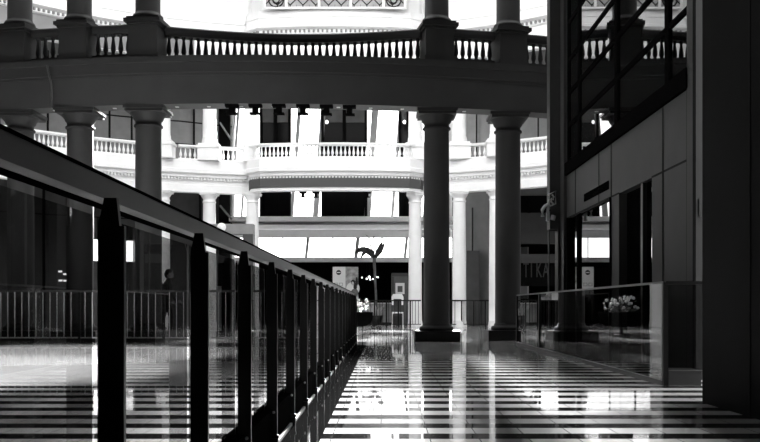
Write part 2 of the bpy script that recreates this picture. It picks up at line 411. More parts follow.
# leaded window in the upper wall
lw=thing('leaded_window','leaded lattice window with curly ironwork, high above the middle of the atrium','window',(PX(335,35.3),35.26,12.52))
lz0=12.78
MB().box(-2.75,2.75,-.02,.02,.0,2.2).build('pane',pm('grey_leaded_glass',.25,.15,.5,.25,1.5),lw)
fr=MB()
for xx in (-2.75,-1.9,-.62,.62,1.9,2.75): fr.box(xx-.05,xx+.05,-.07,.02,0,2.2)
fr.box(-2.8,2.8,-.07,.02,-.05,.02)
fr.build('window_frame',M_white,lw)
ld=MB()
for k in range(-5,6):
    x=k*.5
    for sgn in (-1,1):
        ld.tube([(x,-.03,.35),(x+sgn*.25,-.03,.10),(x+sgn*.25,-.03,0)],.024,5)
        ld.tube([(x,-.03,.35),(x+sgn*.25,-.03,.6),(x+sgn*.25,-.03,.9)],.024,5)
    ld.tube([(x,-.03,0),(x,-.03,.0001+.12)],.008,5)
ld.build('lead_cames',M_black,lw)
sc=MB()
for s_ in (-1,1):
    x=s_*2.3
    sc.tube([(x+s_*.3*math.sin(t),-.05,.35+.28*math.cos(t)*1.2) for t in lin(0,5.2,18)],.03,6)
    sc.tube([(x+s_*.12*math.sin(t),-.05,.28+.12*math.cos(t)) for t in lin(0,5.8,12)],.035,6)
sc.build('ironwork',M_black,lw)

# far columns ----------------------------------------------------
def col_prof(r,h,base=.28,cap=.42):
    p=[(r*1.12,0),(r*1.12,.10),(r*1.08,.12),(r*1.06,.2),(r*1.02,.24),(r,base)]
    for i in range(9):
        t=i/8; p.append((r*(1-.10*t**1.6), base+(h-cap-base)*t))
    rt=r*.9
    return p, rt
def capital_prof(rt,z):
    return [(rt*1.0,z),(rt*1.10,z+.02),(rt*1.10,z+.06),(rt*1.0,z+.08),(rt*1.0,z+.16),(rt*1.12,z+.2),(rt*1.32,z+.28),(rt*1.36,z+.32)]
def make_col(name,label,x,y,z0,h,r,mat,plinth=None,group=None,n=28):
    t=thing(name,label,'column',(x,y,z0),0,group,'thing')
    pl=0
    if plinth:
        wd,ph=plinth; pl=ph
        m=MB().box(-wd/2,wd/2,-wd/2,wd/2,0,ph*.72); m.box(-wd*.44,wd*.44,-wd*.44,wd*.44,ph*.72,ph); m.build('plinth',mat,t)
    p,rt=col_prof(r,h-pl); p=[(a,b+pl) for a,b in p]
    MB().lathe(p,n=n).build('shaft',mat,t)
    c=MB().lathe([(a,b) for a,b in capital_prof(rt,h-.42)],n=n)
    c.box(-rt*1.36,rt*1.36,-rt*1.36,rt*1.36,h-.10,h-.04); c.box(-rt*1.46,rt*1.46,-rt*1.46,rt*1.46,h-.04,h); c.build('capital',mat,t)
    return t
fcols=[(169,'white lower far column seen just right of the near dark column pair on the left'),
       (210.8,'white lower far column beside the grey portal frame, left of the middle'),
       (253,'white lower far column whose shaft stands behind the right end of the grey portal frame'),
       (415,'white lower far column just left of the near dark column right of the middle'),
       (458,'white lower far column between the two near dark columns on the right'),
       (492,'white lower far column peeping out left of the rightmost near dark column')]
for px,lab in fcols:
    Y=36.6; x=PX(px,Y); y=ring_y(x)-.0 if not -5.5<x<1.6 else 36.4
    make_col('rotunda_column',lab,x,y,0,5.40,.275,M_white,None,'white columns round the atrium floor')
ucols=[(169,'white upper far column behind the right edge of the second near dark column'),
       (211,'white upper far column on its balcony pedestal beside the grey wall panel'),
       (415,'white upper far column left of the near dark column right of the middle'),
       (458,'white upper far column between the two near dark columns on the right'),
       (493,'white upper far column mostly behind the rightmost near dark column')]
for px,lab in ucols:
    Y=36.6; x=PX(px,Y); y=ring_y(x) if not -5.5<x<1.6 else 36.2
    t=thing('balcony_column',lab,'column',(x,y,6.68),0,'white columns on the far balcony','thing')
    MB().box(-.42,.42,-.36,.3,0,.5).box(-.46,.46,-.40,.34,.5,.6).box(-.40,.40,-.34,.28,.6,.68).build('pedestal',M_white,t)
    p,rt=col_prof(.28,10.7-7.36); MB().lathe([(a,b+.68) for a,b in p],n=24).build('shaft',M_white,t)
    MB().lathe(capital_prof(rt,10.7-6.68-.42),n=24).box(-.36,.36,-.36,.36,3.92,4.02).build('capital',M_white,t)
# white pier left of middle
t=thing('balcony_pier','narrow white pier rising from the far balcony left of the wide middle bay','pier',(PX(250.5,36.5),36.5,6.68),0,None,'thing')
MB().box(-.24,.24,-.28,.25,0,.60).box(-.27,.27,-.31,.28,.60,.68).build('pedestal',M_white,t); MB().box(-.2,.2,-.22,.22,.68,4.02).build('shaft',M_white,t)

# far balustrades ------------------------------------------------
def bal_mesh(name,h,r,mat,n=8):
    pr=[(.62,0),(.62,.06),(.42,.09),(.55,.14),(.95,.24),(1.0,.33),(.85,.45),(.5,.62),(.38,.78),(.36,.86),(.55,.88),(.55,.91),(.40,.93),(.62,.95),(.62,1.0)]
    return MB().lathe([(a*r,b*h) for a,b in pr],n=n).mesh(name,mat)
FB=bal_mesh('baluster',.44,.055,M_white)
def sub(path_fn, x0, x1, n): return [(x,path_fn(x)) for x in lin(x0,x1,n)]
def path_len(p): return sum(math.hypot(p[i+1][0]-p[i][0],p[i+1][1]-p[i][1]) for i in range(len(p)-1))
def balustrade(label, path, z0, h, step, bmesh_, mat, dep, rail_h, group, plinth_h=.06):
    x0=path[len(path)//2][0]; y0=path[len(path)//2][1]
    t=thing('balustrade',label,'balustrade',(x0,y0,z0),0,group)
    lp=[(x-x0,y-y0) for x,y in path]
    MB().sweep(lp,[(dep/2,h-rail_h),(dep/2+.03,h-rail_h*.6),(dep/2+.03,h-rail_h*.15),(dep/2,h),(-dep/2,h),(-dep/2-.03,h-rail_h*.15),(-dep/2-.03,h-rail_h*.6),(-dep/2,h-rail_h)]).build('top_rail',mat,t)
    MB().sweep(lp,[(dep/2,0),(dep/2,plinth_h),(-dep/2,plinth_h),(-dep/2,0)]).build('bottom_rail',mat,t)
    L=path_len(lp); n=max(2,int(L/step)); 
    for x,y,a in along(lp, L/n, -(L/n)*.5)[:n]:
        put('baluster',bmesh_,t,(x,y,plinth_h),a)
    return t
BG='white balustrades of the far balcony'
XF=lambda px: PX(px,36.4)
bays=[(lin(-15.2,-13.3,4),'white far balustrade at the left edge, behind the outermost near column'),
      (lin(-13.2,-9.15,12),'white far balustrade running down from the left between the near dark columns'),
      (lin(-8.2,-7.5,4),'short white far balustrade under the grey wall panel left of the middle'),
      (lin(-6.6,-5.65,4),'short white far balustrade between column and corner pier left of the middle')]
for xs,lab in bays: balustrade(lab, sub(lambda x: ring_y(x),xs[0],xs[-1],len(xs)),6.68,.60,.165,FB,M_white,.2,.11,BG)
balustrade('long white far balustrade of the projecting middle bay in the bright centre', far_mid[1:-1],6.68,.60,.165,FB,M_white,.2,.11,BG)
for a,b,lab in ((3.35,4.05,'short white far balustrade between the two near dark columns on the right'),(4.95,8.2,'white far balustrade right of the rightmost near dark column')):
    balustrade(lab, sub(ring_y,a,b,8),6.68,.60,.165,FB,M_white,.2,.11,BG)

# ------------------------------------------------------------------ near dark balcony
nb=thing('near_balcony','dark curved balcony beam crossing the picture in front of the bright atrium','balcony',(-3,20.6,5.45))
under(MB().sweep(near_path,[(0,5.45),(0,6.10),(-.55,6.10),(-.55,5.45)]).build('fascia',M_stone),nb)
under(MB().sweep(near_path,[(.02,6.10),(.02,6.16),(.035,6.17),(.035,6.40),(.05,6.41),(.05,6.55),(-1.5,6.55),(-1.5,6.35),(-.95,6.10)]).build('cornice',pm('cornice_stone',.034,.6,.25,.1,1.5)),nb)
sme=MB().box(-.04,.04,-.04,.04,-.01,.0).mesh('soffit_stud',M_pale)
for x,y,a in along(near_path,.75): put('soffit_stud',sme,nb,(x+3,y+.3-20.6,0))
cols=[(20,-.02),(80,0),(148.5,0),(436.5,0),(508,0)]
NB=MB().lathe([(a*.059,b*.50) for a,b in ((.95,0),(.95,.08),(.6,.12),(.75,.2),(1,.3),(.96,.42),(.78,.58),(.62,.72),(.52,.84),(.6,.9),(.85,.94),(.95,1))],n=12).mesh('baluster',M_stone_d)
lowl=['near dark column, leftmost of the five, behind the slanting handrail','near dark column, left one of the pair right of the outermost one','near dark column, third from the left, ahead of the bright far balcony','near dark column just right of the middle with black square plinth','near dark column, rightmost of the five, beside the grey shop pier']
upl=['upper near column on its pedestal, leftmost above the dark balcony','upper near column on its pedestal, second from the left above the dark balcony','upper near column on its pedestal, left end of the long balustrade','upper near column on its pedestal, right end of the long balustrade','upper near column on its pedestal, rightmost above the dark balcony']
ncx=[]
for i,(px,_) in enumerate(cols):
    Y=21.1; x=PX(px,Y); Y=near_y(x)+.45; x=PX(px,Y); Y=near_y(x)+.45; ncx.append((x,Y))
    a=math.atan2((x+3.2)/24.0,1)
    # lower column
    t=thing('hall_column',lowl[i],'column',(x,Y,0),0,'dark columns under the near balcony','thing')
    MB().box(-.53,.53,-.53,.53,0,.24).build('plinth',M_black,t)
    MB().lathe([(.40,.24),(.41,.28),(.40,.33),(.34,.35),(.335,.38),(.31,.42)],n=32).build('base',M_stone_d,t)
    p=[(.31-.012*(k/8)**1.5, .42+(5.0-.42)*k/8) for k in range(9)]
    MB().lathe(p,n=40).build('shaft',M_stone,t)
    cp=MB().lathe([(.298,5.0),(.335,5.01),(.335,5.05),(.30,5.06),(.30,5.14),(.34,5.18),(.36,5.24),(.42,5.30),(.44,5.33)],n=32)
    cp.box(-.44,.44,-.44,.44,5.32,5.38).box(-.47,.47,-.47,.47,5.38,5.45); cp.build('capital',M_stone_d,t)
    # upper column
    t=thing('gallery_column',upl[i],'column',(x,Y-.05,6.55),a,'columns standing on the near balcony','thing')
    m=MB().box(-.37,.37,-.37,.37,0,.12).box(-.34,.34,-.34,.34,.12,.76); m.build('pedestal',M_stone_p,t)
    m=MB().box(-.37,.37,-.37,.37,.76,.82).box(-.43,.43,-.43,.43,.82,.90).box(-.38,.38,-.38,.38,.90,.95); m.build('pedestal_cap',M_stone_d,t)
    MB().lathe([(.35,.95),(.36,1.0),(.34,1.05),(.30,1.07),(.29,1.12)],n=28).build('base',M_stone_d,t)
    MB().lathe([(.285-.02*k/6,1.12+(5.05-1.12)*k/6) for k in range(7)],n=36).build('shaft',M_stone,t)
NG='dark balustrades of the near balcony'
def nbay(x0,x1,lab,back):
    p=[(x,near_y(x)+back) for x in lin(x0,x1,14)]
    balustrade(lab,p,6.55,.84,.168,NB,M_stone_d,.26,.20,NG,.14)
nbay(-10.9,ncx[0][0]-.38,'dark near balustrade at the extreme left edge',.4)
nbay(ncx[0][0]+.38,ncx[1][0]-.38,'dark near balustrade, first bay from the left with dim gaps',.4)
nbay(ncx[1][0]+.38,ncx[2][0]-.38,'dark near balustrade, second bay from the left with six bright gaps',.4)
mp=[(ncx[2][0]+.36+(ncx[3][0]-ncx[2][0]-.72)*i/17, 21.25+.5*math.sin(math.pi*i/17)+.2*i/17) for i in range(18)]
balustrade('long dark near balustrade spanning the wide middle bay',mp,6.55,.84,.168,NB,M_stone_d,.26,.20,NG,.14)
nbay(ncx[3][0]+.38,ncx[4][0]-.38,'dark near balustrade between the two right-hand gallery columns',.4)
nbay(ncx[4][0]+.38,4.25,'dark near balustrade ending at the grey shop pier',.4)
# bobbin-shaped fittings under the near balcony, smaller ones under the far one
def bobbin(x,y,z,s,lab,grp):
    t=thing('ceiling_fitting',lab,'ceiling fitting',(x,y,z),0,grp)
    MB().box(-.15*s,.15*s,-.1*s,.1*s,-.055*s,0).build('top_plate',M_blackm,t)
    MB().box(-.065*s,.065*s,-.06*s,.06*s,-.19*s,-.055*s).build('stem',M_blackm,t)
    MB().box(-.12*s,.12*s,-.08*s,.08*s,-.225*s,-.19*s).build('bottom_plate',M_blackm,t)
names=['first','second','third','fourth','fifth','sixth']
for k,px in enumerate((235,258,281,304.5,327.5,350)):
    x=PX(px,21.1); bobbin(x,near_y(x)+.13,5.45,1.0,'black spool-shaped fitting under the near balcony, %s of six from the left'%names[k],'black fittings under the near balcony')
    # they hang from the rear edge of the beam
for k,px in enumerate((303,316,367)):
    bobbin(PX(px,36.0),36.0,5.40,1.0,'small black spool-shaped fitting under the far balcony, %s of three from the left'%names[k],'black fittings under the far balcony')
# pale cord on the near fascia, upper left
cx=PX(47,20.6); pts_=[P(47,65,near_y(-7.7)-.2),P(49,75,near_y(-7.7)-.2),P(51.5,85,near_y(-7.7)-.2),P(51.5,98,near_y(-7.7)-.2),P(52,108,near_y(-7.7)-.2)]
tag(MB().tube(pts_,.022,6).build('hanging_cord',M_rail),'thin pale cord hanging down the dark balcony fascia at the upper left','cord')

# ------------------------------------------------------------------ store on the right
WX=3.45
def ZS(k): return EYE+k*WX
def SY(px): return WX*F/(px-VX)
wz_top=11.6
st=MB()
T=.3
y_a,y_b=SY(690),SY(567)
yl0,yl1=SY(611),SY(567.5)       # lower window
yd0,yd1=SY(652),SY(619)         # door
zl=ZS(.4836); zb0,zb1=ZS(.717),ZS(.783)
st.box(WX,WX+T,y_a,y_b,zl,zb0)             # panels over door and window
st.box(WX,WX+T,y_a,yd0,0,zl); st.box(WX,WX+T,yd1,yl0,0,zl); st.box(WX,WX+T,yl1,y_b,0,zl)
st.box(WX,WX+T,y_b,17.8,0,wz_top)
st.box(WX,WX+T,y_a,y_b,11.0,wz_top)
st.box(WX+T,WX+T+.1,y_a,17.8,0,wz_top)      # closing back
wst=struct('wall_right', st, M_clad)
MB().box(WX-.05,WX+.1,y_a,y_b,zb0,zb1).build('dark_band',M_blackm,wst)
jb=MB()
for px,z0,z1 in ((575.5,zl,zb0),(611.3,0,zb0),(663,0,zb0),(599,zl,zb0),(687.5,0,zb0)):
    y=SY(px); jb.box(WX-.006,WX+.02,y-.02,y+.02,z0,z1)
jb.box(WX-.006,WX+.02,y_a,SY(652),zl-.01,zl+.015); jb.box(WX-.006,WX+.02,SY(619),y_b,zl-.01,zl+.015)
jb.build('panel_joint',M_joint,wst)
wu=struct('window_21', MB().box(WX+.03,WX+.05,y_a,y_b,zb1,11.0), M_dpane)
fr=MB()
for px,wd in ((567.5,.1),(578,.13),(615.3,.16),(666,.16),(689,.08)):
    y=SY(px); fr.box(WX+.005,WX+.04,y-wd/2,y+wd/2,zb1,11.0)
for z in (ZS(.988),ZS(1.165),ZS(1.345),ZS(1.55),ZS(1.75),ZS(1.95)): fr.box(WX+.01,WX+.04,y_a,y_b,z-.035,z+.035)
fr.build('mullion',M_blackm,wu)
wl_=struct('window_22', MB().box(WX+.05,WX+.07,yl0,yl1,0,zl), M_dpane)
y=SY(576.5); MB().box(WX+.02,WX+.06,y-.09,y+.09,0,zl).box(WX-.02,WX+.06,yl0-.02,yl0+.03,0,zl).box(WX-.02,WX+.06,yl1-.1,yl1,0,zl).build('mullion',M_blackm,wl_)
dr=struct('door_1', MB().box(WX+.12,WX+.14,SY(640.5),yd1,0,zl), M_blackm)  # black leaf painted in place of a column's dark reflection in the glass
MB().box(WX+.08,WX+.10,yd0,SY(640.5),0,zl).build('glass_leaf',M_dpane,dr)
MB().box(WX+.02,WX+.14,SY(640.5)-.03,SY(640.5)+.06,0,zl).build('door_frame',M_black,dr)
vt=thing('air_vent','black slot vent in the grey panel above the lower shop window','vent',(WX,(SY(584.7)+SY(609))/2,ZS(.524)))
hw=(SY(584.7)-SY(609))/2
MB().box(-.015,.01,-hw,hw,0,.13).build('vent_frame',M_blackm,vt)
v=MB()
for k in range(3): v.box(-.025,-.012,-hw+.05,hw-.05,.025+k*.035,.037+k*.035)
v.build('slats',M_blackm,vt)
# piers
pr=struct('wall_shop_pier', MB().box(WX-.03,WX+T,9.95,SY(690)+.02,0,wz_top), M_clad)
MB().box(WX-.035,WX-.005,9.94,9.96,0,wz_top).build('edge',M_clad_d,pr)
MB().box(WX+.03,WX+.07,9.935,9.96,1.8,2.0).build('switch_plate',M_clad,pr)
pr2=struct('wall_end_pier', MB().box(PX(547,17.6),PX(558,17.3),17.3,17.6,PZ(229,17.3),wz_top).box(PX(558,17.3),WX-.06,17.3,17.6,0,wz_top).box(PX(548.3,17.4),PX(549.6,17.4),17.38,17.44,0,PZ(229,17.3)).box(PX(548.3,17.4),PX(558,17.4),17.38,17.44,PZ(231,17.3),PZ(229,17.3)).box(WX-.06,WX+.06,SY(567)+.02,17.6,0,wz_top), M_clad)
# tall dark cladded wall at the right edge
dk=struct('wall_dark', MB().box(2.66,4.6,-8.1,7.52,0,wz_top), M_clad_d)
jd=MB()
for y in (6.54,): jd.box(2.655,2.67,y-.008,y+.008,0,wz_top)
jd.build('panel_joint',M_joint,dk)
# hanging pictogram sign on the end pier
px0,Yp=550,17.24
sg2=thing('pictogram_sign','small pale outline sign with hand-like shapes on the grey end pier','sign',(PX(550,Yp),Yp,PZ(222,Yp)))
def SP(x,y): return (PX(x,Yp)-PX(550,Yp), PZ(y,Yp)-PZ(222,Yp))
def stroke(name,pts,wd):
    q=[(SP(*p)[0],0.0,SP(*p)[1]) for p in pts]; MB().tube(q,wd,6).build(name,M_pale,sg2)
stroke('frame_outline',[(548,195),(555.6,191),(555.6,203.8),(550,206)],.016)
stroke('figure_mark',[(549,204),(549.5,200),(552,198),(551,201.5),(553.5,204)],.018)
stroke('figure_mark',[(552,194.5),(554,197),(553,200)],.016)
stroke('hand_mark',[(549.5,203.5),(545,206),(542.3,210),(542.6,216.5)],.035)
stroke('hand_mark',[(548,204.5),(548,213),(547.8,221)],.038)
stroke('hand_mark',[(553.8,215.5),(552.5,220)],.05)
MB().box(-.02,.02,.0,.14,.2,.24).build('bracket',M_black,sg2)

# ------------------------------------------------------------------ left glass railing
RX=-.64; Y0,NP,DY=1.11,20,1.008
rl=thing('glass_railing','long glass railing with black posts and broad grey handrail receding on the left','railing',(RX,0,0))
yend=Y0+DY*(NP-1)+.1
MB().prism([(-.075,1.050),(-.075,1.112),(-.031,1.112),(-.031,1.060),(-.045,1.050)],'y',-.6,yend).build('handrail',M_rail,rl)
MB().box(-.077,-.029,-.6,yend,1.112,1.120).build('handrail_cap',M_blackm,rl)
MB().box(-.074,-.046,-.6,yend,1.046,1.050).build('handrail_underside',M_blackm,rl)
MB().box(-.09,.0,-.6,yend,0,.21).build('kick_board',M_blackm,rl)
MB().box(-.004,.016,-.6,yend,0.0,.012).build('floor_strip',M_pale,rl)
pm_=MB()
pm_.hexa([(-.0305,-.009,.0),(.0305,-.009,.0),(.0305,.009,.0),(-.0305,.009,.0)],[(-.0305,-.009,.99),(.0305,-.009,.99),(.0305,.009,.99),(-.0305,.009,.99)])
pm_.hexa([(-.0305,-.009,.99),(.020,-.009,.99),(.020,.009,.99),(-.0305,.009,.99)],[(-.016,-.009,1.056),(.013,-.009,1.056),(.013,.009,1.056),(-.016,.009,1.056)])
pme=pm_.mesh('post',M_black)
foot=MB().box(-.02,.036,-.02,.02,0,.05).box(-.02,.04,-.012,.012,.05,.07).mesh('foot_clamp',M_black)
bolt=MB().lathe([(.008,0),(.008,.006),(.004,.009)],n=10).mesh('bolt',M_pale)
for k in range(NP):
    y=Y0+DY*k
    p=put('post',pme,rl,(.0,y,0))
    put('foot_clamp',foot,p,(0,0,0))
    b=put('bolt',bolt,p,(.012,-.016,.2)); b.rotation_euler=(math.pi/2,0,0)
    if k<NP-1:
        MB().box(-.045,-.037,y+.03,y+DY-.03,.215,1.015).build('glass_panel',M_rglass,rl)
MB().box(-.045,-.037,-.6,Y0-.03,.215,1.015).build('glass_panel',M_rglass,rl)

# right glass railing
RR=2.86; yr0,yr1=9.16,19.3
rr=thing('shop_glass_railing','low frameless glass railing in front of the shop windows on the right','railing',(RR,yr0,0))
MB().box(-.02,.02,0,yr1-yr0,1.04,1.062).build('cap_rail',M_rail,rr)
MB().box(-.03,.03,0,yr1-yr0,0,.05).build('base_channel',M_black,rr)
n=6
for k in range(n):
    a=(yr1-yr0)*k/n; b=(yr1-yr0)*(k+1)/n
    MB().box(-.006,.006,a+.008,b-.008,.05,1.04).build('glass_panel',M_sglass,rr)
for yy in (0.0,7.34,yr1-yr0): 
    MB().box(-.025,.025,yy-.025,yy+.025,0,1.05).build('post',M_black,rr)
MB().box(0,.38,-.006,.006,.16,1.03).build('return_panel',M_sglass,rr)
MB().box(0,.40,-.03,.03,1.03,1.062).build('return_cap',M_black,rr)
tag(MB().box(RR+.03,RR+.36,yr0-.02,yr0+.35,0,.14).box(RR+.03,RR+.38,yr0-.03,yr0+.35,.14,.155).build('low_plinth',M_clad),'low grey plinth block at the near end of the right glass railing','plinth')

# ------------------------------------------------------------------ bar railings
def bar_rail(name,label,x0,x1,Y,h,step,post_every,mat,cap,loc_group=None):
    t=thing(name,label,'railing',(x0,Y,0))
    L=x1-x0
    MB().box(0,L,-.03,.03,h-.05,h).build('top_rail',cap,t)
    MB().box(0,L,-.012,.012,.10,.13).build('bottom_rail',mat,t)
    bar=MB().tube([(0,0,.13),(0,0,h-.05)],.0105,6).mesh('bar',mat); po=MB().box(-.03,.03,-.02,.02,0,h-.05).mesh('post',M_black)
    n=int(L/step)
    for k in range(n+1):
        if k%post_every==0: put('post',po,t,(min(k*step+.03,L-.03),0,0))
        else: put('bar',bar,t,(k*step,0,0))
    return t
bar_rail('bar_railing','pale slender bar railing crossing behind the glass at the left',-10.6,-1.1,20.1,1.18,.157,12,M_white,M_rail)
bar_rail('bar_railing','black bar railing on the bright far floor in front of the palm and kiosk',PX(350,35.7),PX(421,35.7),35.7,1.08,.118,4,M_black,M_black)
bar_rail('bar_railing','black bar railing standing between the two near dark columns on the right',PX(449,35.7),PX(497,35.7),35.7,1.08,.118,4,M_black,M_black)
bar_rail('bar_railing','black bar railing in front of the TIKA shop',PX(520,33),PX(575,33),33,1.1,.14,5,M_black,M_black)

# ------------------------------------------------------------------ planters
def planter(name,label,x,y,r,z0,z1,flowers,leg=True):
    t=thing(name,label,'planter',(x,y,0))
    h=z1-z0
    MB().lathe([(.03,z0),(r*.45,z0+.01),(r*.72,z0+h*.07),(r*.90,z0+h*.25),(r*.98,z0+h*.5),(r,z1-.03),(r,z1),(r*.93,z1),(r*.92,z1-.05),(.03,z1-.06)],n=40).build('bowl',M_blackm,t)
    MB().lathe([(r*.35,0),(r*.35,.02),(.05,.04),(.045,z0+.02)],n=20).build('pedestal',M_black,t)
    rnd=random.Random(int(x*100))
    lf=MB(); pt=MB()
    for k in range(flowers):
        a=rnd.random()*6.28; q=r*.8*math.sqrt(rnd.random()); hh=.08+rnd.random()*.28*(r/.5)
        bx,by=q*math.cos(a),q*math.sin(a)
        lf.tube([(bx*.6,by*.6,z1-.08),(bx,by,z1+hh)],[.006,.004],5)
        for m in range(4):
            b=rnd.random()*6.28; e=Vector((math.cos(b),math.sin(b),.3))*.09
            c=Vector((bx,by,z1+hh*rnd.random())); n=Vector((-e.y,e.x,0)).normalized()*.025
            lf.add([c,c+e*.5+n,c+e,c+e*.5-n],[(0,1,2,3)])
        pt.ball((bx,by,z1+hh),.03+.02*rnd.random(),n=8,m=5)
    lf.build('leaves',M_leaf,t); pt.build('flowers',M_petal,t)
    return t
planter('bowl_planter','black bowl planter with white flowers at the far end of the left railing',-.95,25.2,.64,PZ(327,25.2),PZ(312,25.2),40)

# ------------------------------------------------------------------ palm, banner, kiosk, table, lamps
pxm,Ym=376,40.4
pal=thing('potted_palm','tall thin palm in front of the bright far window panes','palm',(PX(376,Ym),Ym,0))
tz=PZ(258,Ym)
MB().tube([(0.02,0,.3),(0,0,1.4),(-.05,0,2.2),(-.08,0,tz)],[.06,.055,.06,.075],10).build('trunk',M_trunk,pal)
MB().lathe([(.2,0),(.26,.1),(.3,.42),(.27,.42),(.25,.36),(.02,.36)],n=20).build('pot',M_black,pal)
fr=MB()
def frond(base, tip, droop, wd=.16, n=12):
    base=Vector(base); tip=Vector(tip); side=(tip-base).cross(Vector((0,1,0))).normalized()
    pts=[base.lerp(tip,i/n)+Vector((0,0,droop*math.sin(math.pi*i/n))) for i in range(n+1)]
    fr.tube(pts,[.035-.025*i/n for i in range(n+1)],5)
    for i in range(2,n+1):
        d=(pts[i]-pts[i-1]).normalized()
        for s_ in (-1,1):
            e=(d*.8+side*s_*.9+Vector((0,s_*.25,-.15))).normalized()*wd*(1.15-.6*i/n)*1.6
            nn=d*.035
            fr.add([pts[i]-nn,pts[i]+e*.5+nn*.6,pts[i]+e,pts[i]+e*.5-nn],[(0,1,2,3)])
T0=(-.08,0,tz-.05)
def blade(pts,wd):
    n=len(pts); v=[]; f=[]
    for i_,p in enumerate(pts):
        t=i_/(n-1); w_=wd*(.12+.88*math.sin(math.pi*min(1,t*1.02))**.8) if 0<t<1 else .015
        a_=Vector(pts[max(i_-1,0)]); b_=Vector(pts[min(i_+1,n-1)]); d_=(b_-a_).normalized(); n_=Vector((-d_.z,0,d_.x)).normalized()
        v+=[Vector(p)-n_*w_+Vector((0,.04,0)),Vector(p)+Vector((0,-.02,0)),Vector(p)+n_*w_+Vector((0,.04,0))]
    for i_ in range(n-1):
        for q_ in range(2): f.append((3*i_+q_,3*i_+q_+1,3*i_+q_+4,3*i_+q_+3))
    fr.add(v,f,True)
for (tx,tz_,sag,yy,wd) in ((-.88,.24,.30,-.25,.13),(-.62,.05,.36,.2,.11),(-.55,.42,.2,.35,.12),(.48,.72,.0,-.2,.12),(.34,.80,-.05,.2,.10),(-.25,.35,.15,-.4,.1)):
    pts=[]
    for k in range(9):
        t=k/8; pts.append((T0[0]+tx*t, yy*t, T0[2]+tz_*t+sag*math.sin(math.pi*t)))
    fr.tube(pts,[.03-.02*k/8 for k in range(9)],5); blade(pts,wd)
fr.build('fronds',M_leaf,pal)
fl=MB()
for k in range(13):
    a=random.random()*6.28; q_=.08+.26*random.random(); zz=.35+.65*random.random()
    c=Vector((T0[0]-.08+q_*math.cos(a),q_*math.sin(a),T0[2]+zz)); fl.tube([T0,c],.012,5)
    e=Vector((math.cos(a),math.sin(a),.6)).normalized()*.2; n_=Vector((-math.sin(a),math.cos(a),0))*.05
    fl.add([c,c+e*.5+n_,c+e,c+e*.5-n_],[(0,1,2,3)])
fl.build('flower_spray',M_stone,pal)
under_=MB()
for k in range(14):
    a=random.random()*6.28; L=.3+.35*random.random(); c=Vector((.1*math.cos(a),.1*math.sin(a),.38)); tip=c+Vector((math.cos(a)*L,math.sin(a)*L,.35+.3*random.random())); n=Vector((-math.sin(a),math.cos(a),0))*.06
    under_.add([c,c.lerp(tip,.5)+n+Vector((0,0,.08)),tip,c.lerp(tip,.5)-n+Vector((0,0,.08))],[(0,1,2,3)])
under_.build('underplanting',M_petal,pal)

Yb=39.8
bn=thing('banner_stand','pale advertising banner with round emblem and dark-haired woman before the dark shop','banner',(PX(345.5,Yb),Yb,0))
bw=PX(358,Yb)-PX(332.5,Yb); b0,b1=PZ(301,Yb),PZ(266.8,Yb)
M_bp=pm('banner_white',.62,.6,.2); M_bg=pm('banner_grey',.26,.6,.2,.4,6); M_bd=pm('banner_ink',.02,.6,.2)
MB().box(-bw/2,bw/2,-.02,.02,b0,b1).box(-bw/2,-bw/2+.06,-.02,.02,0,b0).box(bw/2-.06,bw/2,-.02,.02,0,b0).build('panel',M_bp,bn)
MB().box(0,bw/2,-.026,-.021,b0,b1).build('photo_half',M_bg,bn)
MB().ball((.33,-.03,b0+.55),.30,.01,.30).build('light_patch',M_bp,bn)
ez=PZ(272.5,Yb)
e=MB()
e.prism([(-.30+.11*math.cos(t),ez+.11*math.sin(t)) for t in lin(0,2*math.pi*23/24,24)],'y',-.027,-.021); e.build('emblem_disc',M_bd,bn)
MB().box(-.38,-.22,-.031,-.026,ez-.02,ez+.02).build('emblem_bar',M_bp,bn)
e=MB()
for x_ in (-.42,-.20):
    zc=PZ(284.5,Yb); e.box(x_-.08,x_+.08,-.027,-.021,zc-.07,zc-.055).box(x_-.08,x_+.08,-.027,-.021,zc+.055,zc+.07).box(x_-.08,x_-.065,-.027,-.021,zc-.07,zc+.07).box(x_+.065,x_+.08,-.027,-.021,zc-.07,zc+.07)
e.build('printed_box',M_bd,bn)
fg=MB(); zc=PZ(283,Yb)
fg.ball((.34,-.03,zc),.11,.012,.15); fg.ball((.42,-.03,zc-.2),.12,.012,.22); fg.ball((.50,-.03,zc+.05),.06,.012,.22)
fg.build('woman_hair',M_bd,bn)
fg=MB(); fg.ball((.32,-.036,zc-.02),.06,.012,.09); fg.build('woman_face',pm('print_skin',.4,.6),bn)
fg=MB(); fg.ball((.40,-.034,zc-.42),.17,.012,.2); fg.build('woman_dress',pm('print_grey',.1,.6),bn)

ct=thing('shop_counter','low pale display counter inside the dark far shop behind the black railing','counter',(PX(384,42.2),42.2,0))
MB().box(PX(352,42.2)-PX(384,42.2),PX(410,42.2)-PX(384,42.2),0,.5,.08,.95).build('body',M_clad_c,ct)
MB().box(PX(351,42.2)-PX(384,42.2),PX(411,42.2)-PX(384,42.2),-.05,.55,.95,1.0).build('worktop',M_white,ct)
MB().box(PX(353,42.2)-PX(384,42.2),PX(409,42.2)-PX(384,42.2),.03,.47,0,.08).build('plinth',M_black,ct)
Yk=40.0
kk=thing('kiosk','upright dark kiosk machine with pale frame and small screen beside the white far column','kiosk',(PX(400,Yk),Yk,0))
kx=lambda px: PX(px,Yk)-PX(400,Yk)
kz=lambda py: PZ(py,Yk)
MB().box(kx(391.5),kx(408),0,.5,0,kz(274)).build('cabinet',M_wall_d,kk)
MB().box(kx(391.5),kx(408),-.06,0,kz(276.5),kz(273)).build('header',M_clad,kk)
MB().box(kx(391.8),kx(394),-.04,0,kz(292),kz(277)).build('side_strip',M_clad,kk)
